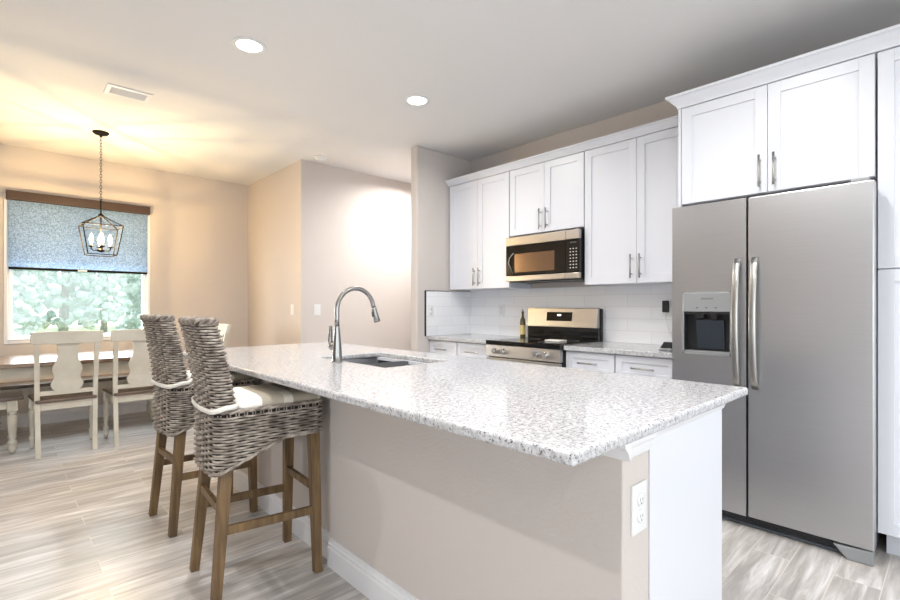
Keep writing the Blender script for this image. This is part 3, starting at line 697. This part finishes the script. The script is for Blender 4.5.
MB().lathe([(.05, CEIL-.02), (.05, CEIL-.03), (.036, CEIL-.042), (.012, CEIL-.045)], (2.51, 4.73, 0), 28).build('cover', 'plate', sd)
vt = empty('ceiling_vent', (.70, 4.30, CEIL), 'white rectangular air vent in the ceiling near the pendant', 'air vent')
m = MB(); vx0, vx1, vy0, vy1, vz = .56, .845, 4.2, 4.40, CEIL-.008
m.box((vx0, vy0, vz), (vx1, vy0+.035, CEIL), .002).box((vx0, vy1-.035, vz), (vx1, vy1, CEIL), .002).box((vx0, vy0+.035, vz), (vx0+.03, vy1-.035, CEIL), .002).box((vx1-.03, vy0+.035, vz), (vx1, vy1-.035, CEIL), .002)
m.build('frame', 'plate', vt)
MB().box((vx0+.03, vy0+.035, CEIL-.002), (vx1-.03, vy1-.035, CEIL)).build('duct_opening', 'darkg', vt)
m = MB()
for k in range(5): yy = vy0+.045+k*.026; m.bar((vx0+.03, yy, CEIL-.007), (vx1-.03, yy, CEIL-.007), .018, .002, up=(0, .55, 1))
m.build('louvres', 'plate', vt)

# pendant lantern
px, py = .675, 5.44
pd = empty('pendant_lantern', (px, py, CEIL), 'dark bronze open-cage lantern pendant with four candle bulbs hanging over the dining table', 'pendant light')
MB().lathe([(.065, CEIL), (.065, CEIL-.008), (.05, CEIL-.022), (.012, CEIL-.03), (.01, CEIL-.045)], (px, py, 0), 28).build('canopy', 'bronze', pd)
ch = MB(); z = CEIL-.045; k = 0
while z > 2.19:
    pts = []
    for a in range(12):
        t = a*2*PI/12; u, v = .008*math.cos(t), .016*math.sin(t)
        pts.append((px+(u if k % 2 else 0), py+(0 if k % 2 else u), z-.02+v))
    ch.tube(pts, .0022, 6, True); z -= .026; k += 1
ch.build('chain', 'bronze', pd)
MB().tube([(px, py, 2.205), (px, py, 2.04), (px, py, 1.72)], .006, 8).build('stem', 'bronze', pd)
TZ, BZ, TW, BW, AZ = 1.955, 1.69, .150, .108, 2.05
cg = MB()
for a, b in (((-1, -1), (1, -1)), ((1, -1), (1, 1)), ((1, 1), (-1, 1)), ((-1, 1), (-1, -1))):
    cg.bar((px+a[0]*TW, py+a[1]*TW, TZ), (px+b[0]*TW, py+b[1]*TW, TZ), .008); cg.bar((px+a[0]*BW, py+a[1]*BW, BZ), (px+b[0]*BW, py+b[1]*BW, BZ), .008)
    cg.bar((px+a[0]*TW, py+a[1]*TW, TZ), (px+a[0]*BW, py+a[1]*BW, BZ), .009)
    cg.bar((px+a[0]*TW, py+a[1]*TW, TZ), (px+a[0]*.012, py+a[1]*.012, AZ), .008)
cg.lathe([(.022, AZ-.01), (.022, AZ+.012), (.01, AZ+.02)], (px, py, 0), 12)
cg.build('cage', 'bronze', pd)
MB().lathe([(.006, 1.715), (.03, 1.725), (.03, 1.74), (.006, 1.75)], (px, py, 0), 16).build('hub', 'bronze', pd)
for dx, dy in ((1, 0), (-1, 0), (0, 1), (0, -1)):
    r_ = .072; cx, cy = px+dx*r_, py+dy*r_
    a_ = MB().tube([(px+dx*.02, py+dy*.02, 1.732), (px+dx*r_*.8, py+dy*r_*.8, 1.73), (cx, cy, 1.745), (cx, cy, 1.765)], .005, 8); a_.lathe([(.008, 1.757), (.024, 1.765), (.024, 1.769), (.008, 1.772)], (cx, cy, 0), 16)
    arm = a_.build('arm', 'bronze', pd)
    MB().lathe([(.010, 1.772), (.010, 1.80)], (cx, cy, 0), 12).build('candle_sleeve', 'plate', arm)
    MB().lathe([(.006, 1.80), (.013, 1.812), (.0165, 1.832), (.012, 1.855), (.004, 1.877), (.001, 1.886)], (cx, cy, 0), 14).build('bulb', 'bulb', arm)
    l = bpy.data.lights.new('candle_lamp', 'POINT'); l.energy = PEND_POWER; l.color = (1, .69, .31); l.shadow_soft_size = .008
    q = bpy.data.objects.new('candle_lamp', l); C.objects.link(q); q.location = (px+dx*.055, py+dy*.055, 1.86)

# ------------------------------------------------------------------ bar stools
def rrect(x0, x1, y0, y1, r, n):
    segs = []; w, h = x1-x0-2*r, y1-y0-2*r; q = PI*r/2; P = 2*w+2*h+4*q
    out = []
    for i in range(n):
        s = (i/n)*P
        for kind, L, data in (('l', h, ((x1, y0+r), (0, 1), (1, 0))), ('a', q, ((x1-r, y1-r), 0)), ('l', w, ((x1-r, y1), (-1, 0), (0, 1))), ('a', q, ((x0+r, y1-r), PI/2)),
                              ('l', h, ((x0, y1-r), (0, -1), (-1, 0))), ('a', q, ((x0+r, y0+r), PI)), ('l', w, ((x0+r, y0), (1, 0), (0, -1))), ('a', q, ((x1-r, y0+r), 3*PI/2))):
            if s <= L or (kind == 'a' and data[1] > 4.5):
                if kind == 'l': p, d, nn = data; out.append((p[0]+d[0]*s, p[1]+d[1]*s, nn[0], nn[1]))
                else: c, a0 = data; a = a0+(s/q)*PI/2; out.append((c[0]+r*math.cos(a), c[1]+r*math.sin(a), math.cos(a), math.sin(a)))
                break
            s -= L
    return out
def make_stool():
    o = empty('bar_stool', (0, 0, 0), 'grey wicker bar stool nearest the camera with striped, shade-tinted seat cushion, at the island', 'bar stool', None)
    SZ = .785                                                   # rim of the seat
    def xr(z): t = max(0, z-.80)/.365; return -.213 - .062*t**1.4
    def yb(z): t = max(0, z-.78)/.385; return .198 - .006*t - .02*max(0, (t-.9)/.1)**2
    def thick(z): return .078 - .012*max(0, z-.8)/.365
    def bottom(x, y):                                           # scalloped lower edge, low at the back
        t = (x+.215)/.465
        return .528 + .12*min(1, max(0, t/.62))**.9
    body = MB(); core = MB()
    def bow(ring, yy, rear=True): return [(x - .016*(1-(y/yy)**2)*(1 if not rear else max(0, -x/.22)), y, nx, ny) for x, y, nx, ny in ring]
    # seat body rows
    N = 36; n = N*6; z = SZ-.026; k = 0
    while z > .532:
        ring = bow(rrect(-.212, .250, -.192, .192, .055, n), .192); run = []
        runs = []
        for i, (x, y, nx, ny) in enumerate(ring+ring[:1]):
            ok = z > bottom(x, y)+.004
            off = .0058*math.cos(PI*(i/6)+k*PI)
            if ok: run.append((x+nx*off, y+ny*off, z))
            elif run: runs.append(run); run = []
        if run: runs.append(run)
        if len(runs) == 1 and len(runs[0]) == n+1: body.tube(runs[0][:-1], .0050, 6, True)
        else:
            for r_ in runs:
                if len(r_) > 3: body.tube(r_, .0050, 6)
        z -= .0116; k += 1
    # dark shell of the body, shading the strand gaps, with scalloped bottom
    ring = bow(rrect(-.209, .247, -.189, .189, .053, 80), .192)
    T = [core.bm.verts.new((x, y, SZ-.004)) for x, y, _, _ in ring]; Bv = [core.bm.verts.new((x, y, bottom(x, y))) for x, y, _, _ in ring]
    for i in range(80): core.bm.faces.new((T[i], T[(i+1) % 80], Bv[(i+1) % 80], Bv[i]))
    core.bm.faces.new(T)
    ring = bow(rrect(-.189, .227, -.169, .169, .04, 80), .192)
    B2 = [core.bm.verts.new((x, y, bottom(x*1.09, y)+.01)) for x, y, _, _ in ring]; T2 = [core.bm.verts.new((x, y, SZ-.03)) for x, y, _, _ in ring]
    for i in range(80): core.bm.faces.new((Bv[i], Bv[(i+1) % 80], B2[(i+1) % 80], B2[i])); core.bm.faces.new((B2[i], B2[(i+1) % 80], T2[(i+1) % 80], T2[i]))
    core.bm.faces.new(T2[::-1])
    # trim braids: two strands along the bottom edge, one round the rim
    ring = bow(rrect(-.214, .252, -.194, .194, .056, 160), .194)
    for ph in (0, PI): body.tube([(x+nx*.004*math.cos(i*.55+ph), y+ny*.004*math.cos(i*.55+ph), bottom(x, y)+.004*math.sin(i*.55+ph)) for i, (x, y, nx, ny) in enumerate(ring)], .006, 6, True)
    for ph in (0, PI): body.tube([(x+nx*.005*math.cos(i*.8+ph), y+ny*.005*math.cos(i*.8+ph), SZ+.004*math.sin(i*.8+ph)) for i, (x, y, nx, ny) in enumerate(ring)], .006, 6, True)
    pins = bow(rrect(-.211, .249, -.191, .191, .055, 144), .192)
    for i, (x, y, nx, ny) in enumerate(pins):
        if i % 3: body.tube([(x, y, SZ-.026), (x+nx*.003, y+ny*.003, SZ-.014), (x, y, SZ-.002)], .0028, 4)
    body.build('seat_base', 'wicker', o)
    core.build('seat_shade_shell', 'wickershade', o)
    # back rest
    back = MB(); N = 22; n = N*6; z = SZ+.004; k = 0; ZT = 1.152
    while z < ZT:
        x0 = xr(z); yy = yb(z); ring = bow(rrect(x0, x0+thick(z), -yy, yy, .037*thick(z)/.078+.000, n), yy, False)
        back.tube([(x+nx*.0058*math.cos(PI*(i/6)+k*PI), y+ny*.0058*math.cos(PI*(i/6)+k*PI), z) for i, (x, y, nx, ny) in enumerate(ring)], .0050, 6, True)
        z += .0118; k += 1
    # knotted top edge
    x0 = xr(ZT); yy = yb(ZT); ring = bow(rrect(x0+.004, x0+thick(ZT)-.004, -yy+.002, yy-.002, .028, 132), yy, False)
    for ph in (0, PI*.66, PI*1.33): back.tube([(x+nx*.011*math.cos(i*.62+ph), y+ny*.011*math.cos(i*.62+ph), ZT+.004+.010*math.sin(i*.62+ph)) for i, (x, y, nx, ny) in enumerate(ring)], .0075, 6, True)
    back.build('backrest', 'wicker', o)
    bc = MB(); zs = [SZ-.01+i*(ZT+.002-SZ+.01)/14 for i in range(15)]; rs = []
    for z in zs:
        x0 = xr(z)+.003; rs.append([bc.bm.verts.new((x, y, z)) for x, y, _, _ in bow(rrect(x0, x0+thick(z)-.006, -yb(z)+.003, yb(z)-.003, .03, 48), yb(z), False)])
    for A, B in zip(rs, rs[1:]):
        for i in range(48): bc.bm.faces.new((A[i], A[(i+1) % 48], B[(i+1) % 48], B[i]))
    bc.bm.faces.new(rs[0][::-1]); bc.bm.faces.new(rs[-1]); bc.build('backrest_shade_shell', 'wickershade', o)
    # cushion with strap round the back
    cm = MB(); lay = [(.0, SZ+.002, .02), (-.004, SZ+.008, .024), (-.008, SZ+.022, .03), (0, SZ+.036, .028), (.016, SZ+.044, .024), (.07, SZ+.050, .02)]; rs = []
    for ins, z, r_ in lay: rs.append([cm.bm.verts.new((x, y, z)) for x, y, _, _ in rrect(-.126+ins, .236-ins, -.186+ins, .186-ins, max(.02, r_), 64)])
    for A, B in zip(rs, rs[1:]):
        for i in range(64): f = cm.bm.faces.new((A[i], A[(i+1) % 64], B[(i+1) % 64], B[i])); f.smooth = True
    cm.bm.faces.new(rs[0][::-1]); cm.bm.faces.new(rs[-1])
    cu = cm.build('cushion', 'cushion', o)
    x0 = xr(.8); ring = bow(rrect(x0-.010, x0+thick(.8)+.01, -yb(.8)-.010, yb(.8)+.010, .045, 96), .21, False)
    st = MB(); A0, A1 = [], []
    for x, y, nx, ny in ring:
        zz = SZ+.022 - .014*max(0, -(x-x0-.03)/.04); A0.append((x, y, zz-.011)); A1.append((x, y, zz+.011))
    va = [st.bm.verts.new(p) for p in A0]; vb = [st.bm.verts.new(p) for p in A1]
    vc = [st.bm.verts.new((p[0]+r[2]*.004, p[1]+r[3]*.004, p[2]+.002)) for p, r in zip(A0, ring)]; vd = [st.bm.verts.new((p[0]+r[2]*.004, p[1]+r[3]*.004, p[2]-.002)) for p, r in zip(A1, ring)]
    for i in range(96):
        j = (i+1) % 96
        for P, Q in ((vc, vd), (va, vc), (vd, vb), (vb, va)): f = st.bm.faces.new((P[i], P[j], Q[j], Q[i])); f.smooth = True
    st.build('strap', 'fabricw', cu)
    # legs and stretchers
    for sx in (-1, 1):
        for sy in (-1, 1):
            zt = .60 if sx < 0 else .66
            MB().bar((sx*.217, sy*.186, 0), ((-.164 if sx < 0 else .212), sy*.150, zt), .036, .036, up=(0, 1, 0), w2=.048, h2=.048).build('leg', 'wood', o, bevel=.003)
    for sy in (-1, 1): MB().bar((-.193, sy*.174, .30), (.208, sy*.174, .285), .02, .036).build('stretcher', 'wood', o, bevel=.002)
    for sx in (-1, 1): MB().bar((-.19 if sx < 0 else .208, -.170, .385), (-.19 if sx < 0 else .208, .170, .385), .02, .032).build('stretcher', 'wood', o, bevel=.002)
    return o
st1 = make_stool(); st2 = copy_tree(st1)
st1.location = (.858, 2.228, 0); st1.rotation_euler = (0, 0, math.radians(-3.5))
st2.location = (.872, 3.055, 0); st2.rotation_euler = (0, 0, math.radians(2.5))
st2['label'] = 'grey wicker bar stool farther from the camera, between the near stool and the dining chairs'

# ------------------------------------------------------------------ dining set
def turned_leg(mb, x, y, h, r=.028, sq=.08):
    mb.box((x-r, y-r, h-sq), (x+r, y+r, h), .003)
    z = h-sq; s = r/.028; L = z
    P = [(.020, z), (.027, z-.01), (.018, z-.02), (.018, z-.03), (.026, z-.04), (.028, z-.07), (.024, z-.45*L), (.018, z-.6*L), (.016, z-.68*L), (.026, z-.72*L), (.026, z-.76*L), (.017, z-.79*L), (.024, z-.86*L), (.020, z-.94*L), (.012, 0)]
    mb.lathe([(a*s, max(0, b)) for a, b in P][::-1], (x, y, 0), 16)
    return mb
def make_chair():
    o = empty('dining_chair', (0, 0, 0), 'cream dining chair with vase-shaped splat, left of the two at the near table side', 'dining chair', None)
    # local: faces +y, rear legs at y=0
    def post(sx):
        m = MB(); prof = [(0, 0), (.012, .22), (.03, .44), (.012, .62), (-.03, .80), (-.075, 1.0)]
        for i in range(len(prof)-1):
            (a, za), (b, zb) = prof[i], prof[i+1]
            xa = sx*(.182+.006*min(za, .45)/.45+.012*max(0, za-.45)); xb = sx*(.182+.006*min(zb, .45)/.45+.012*max(0, zb-.45))
            m.bar((xa, a, za), (xb, b, zb+.001), .034, .036, up=(0, 1, 0))
        return m.build('leg', 'cream', o, bevel=.002)
    for sx in (-1, 1): post(sx); turned_leg(MB(), sx*.205, .40, .435, .024).build('leg', 'cream', o)
    def yb(z): return -.03+(z-.8)*-.225 if z > .8 else .012+(z-.62)*-.233 if z > .62 else .03+(z-.44)*-.1
    # top rail, slightly crested, wraps over the posts
    m = MB(); n = 12; top, bot, fr_ = [], [], []
    for i in range(n+1):
        x = -.232+.464*i/n; c = .012*math.sin(PI*i/n)
        top.append((x, 1.012+c*.6)); bot.append((x, .915))
    for (x0, z0), (x1, z1), (q0, b0), (q1, b1) in zip(top, top[1:], bot, bot[1:]):
        d0 = -.02*(1-(2*x0/.464)**2); d1 = -.02*(1-(2*x1/.464)**2); vs = []
        for x, zt, zb, d in ((x0, z0, b0, d0), (x1, z1, b1, d1)):
            vs.append([m.bm.verts.new((x, yb(z)+d+t, z)) for z, t in ((zb, -.018), (zt, -.018), (zt, .012), (zb, .012))])
        for k in range(4): m.bm.faces.new((vs[0][k], vs[0][(k+1) % 4], vs[1][(k+1) % 4], vs[1][k]))
        if x0 == top[0][0]: m.bm.faces.new(vs[0][::-1])
        if x1 == top[-1][0]: m.bm.faces.new(vs[1])
    bmesh.ops.remove_doubles(m.bm, verts=m.bm.verts, dist=1e-5)
    m.build('top_rail', 'cream', o, bevel=.004)
    # vase splat
    prof = [(.515, .080), (.535, .10), (.56, .118), (.585, .122), (.61, .108), (.64, .094), (.67, .102), (.70, .112), (.73, .108), (.77, .088), (.81, .074), (.85, .072), (.885, .080), (.925, .088)]
    m = MB(); rs = []
    for z, hw in prof:
        hw *= .88; y = yb(z)-.012; rs.append([m.bm.verts.new(p) for p in ((-hw, y-.007, z), (hw, y-.007, z), (hw, y+.007, z), (-hw, y+.007, z))])
    for A, B in zip(rs, rs[1:]):
        for k in range(4): m.bm.faces.new((A[k], A[(k+1) % 4], B[(k+1) % 4], B[k]))
    m.bm.faces.new(rs[0][::-1]); m.bm.faces.new(rs[-1]); m.build('splat', 'cream', o, bevel=.002)
    MB().box((-.178, .005, .495), (.178, .028, .530), .003).build('lower_rail', 'cream', o)
    sm = MB(); poly = [(-.20, -.005), (.20, -.005), (.232, .40), (.22, .44), (-.22, .44), (-.232, .40)]
    sm.prism([(x, y, .437) for x, y in poly], (0, 0, .026)); s_ = sm.build('seat', 'darkwood', o, bevel=.008); s_['label'] = 'dark brown wooden seat'
    MB().box((-.175, .02, .375), (.175, .04, .436)).box((-.192, .385, .375), (.192, .405, .436)).box((-.21, .04, .375), (-.192, .39, .436)).box((.192, .04, .375), (.21, .39, .436)).build('apron', 'cream', o)
    return o
c1 = make_chair(); c2 = copy_tree(c1); c3 = copy_tree(c1)
c1.location = (.40, 5.045, 0); c2.location = (.915, 5.02, 0); c2.rotation_euler = (0, 0, 0)
c2['label'] = 'cream dining chair half hidden behind the farther wicker stool'
c3.location = (1.755, 5.72, 0); c3.rotation_euler = (0, 0, math.radians(90))
c3['label'] = 'cream dining chair at table end, only its top showing behind the near stool'
def bench(cx, cy, L, D, label):
    o = empty('dining_bench', (cx, cy, 0), label, 'bench')
    t = MB().box((cx-L/2, cy-D/2, .44), (cx+L/2, cy+D/2, .475), .008).build('seat', 'darkwood', o); t['label'] = 'dark brown plank seat'
    x0, x1, y0, y1 = cx-L/2+.07, cx+L/2-.07, cy-D/2+.05, cy+D/2-.05
    MB().box((x0, y0-.01, .37), (x1, y0+.01, .439)).box((x0, y1-.01, .37), (x1, y1+.01, .439)).box((x0-.01, y0+.01, .37), (x0+.01, y1-.01, .439)).box((x1-.01, y0+.01, .37), (x1+.01, y1-.01, .439)).build('apron', 'cream', o)
    for x in (x0, x1):
        for y in (y0, y1): turned_leg(MB(), x, y, .44, .034, .09).build('leg', 'cream', o)
bench(-.48, 5.50, 1.24, .33, 'dark-topped bench at the left photo edge with a cream turned leg')
bench(.60, 6.22, 1.40, .30, 'long dark-topped bench along the window side of the table')
tb = empty('dining_table', (.45, 5.58, 0), 'brown-topped dining table with cream base under the pendant, behind the chairs', 'table')
tx0, tx1, ty0, ty1 = -.55, 1.30, 5.13, 6.03
MB().box((tx0, ty0, .725), (tx1, ty1, .76), .006).build('tabletop', 'tabletop', tb)
MB().box((tx0+.1, ty0+.09, .635), (tx1-.1, ty0+.11, .724)).box((tx0+.1, ty1-.11, .635), (tx1-.1, ty1-.09, .724)).box((tx0+.09, ty0+.11, .635), (tx0+.11, ty1-.11, .724)).box((tx1-.11, ty0+.11, .635), (tx1-.09, ty1-.11, .724)).build('apron', 'cream', tb)
for x in (tx0+.12, tx1-.12):
    for y in (ty0+.13, ty1-.13): turned_leg(MB(), x, y, .724, .045, .11).build('leg', 'cream', tb)

GROUPS = {'bar_stool': 'wicker bar stools at the island', 'dining_chair': 'cream dining chairs around the table', 'recessed_light': 'recessed ceiling lights', 'wall_cabinet': 'white wall cabinets over the counter',
          'base_cabinet': 'white base cabinets along the kitchen wall', 'island_cabinet': 'cabinets under the island', 'tree': 'trees outside the window', 'light_switch': 'white light switches',
          'wall_outlet': 'backsplash outlets', 'countertop': 'granite counters along the kitchen wall', 'dining_bench': 'dark-topped dining benches', 'crown_moulding': 'white crown mouldings on the cabinets'}
for o in C.objects:
    g = GROUPS.get(o.name.split('.')[0])
    if o.parent is None and g: o['group'] = g
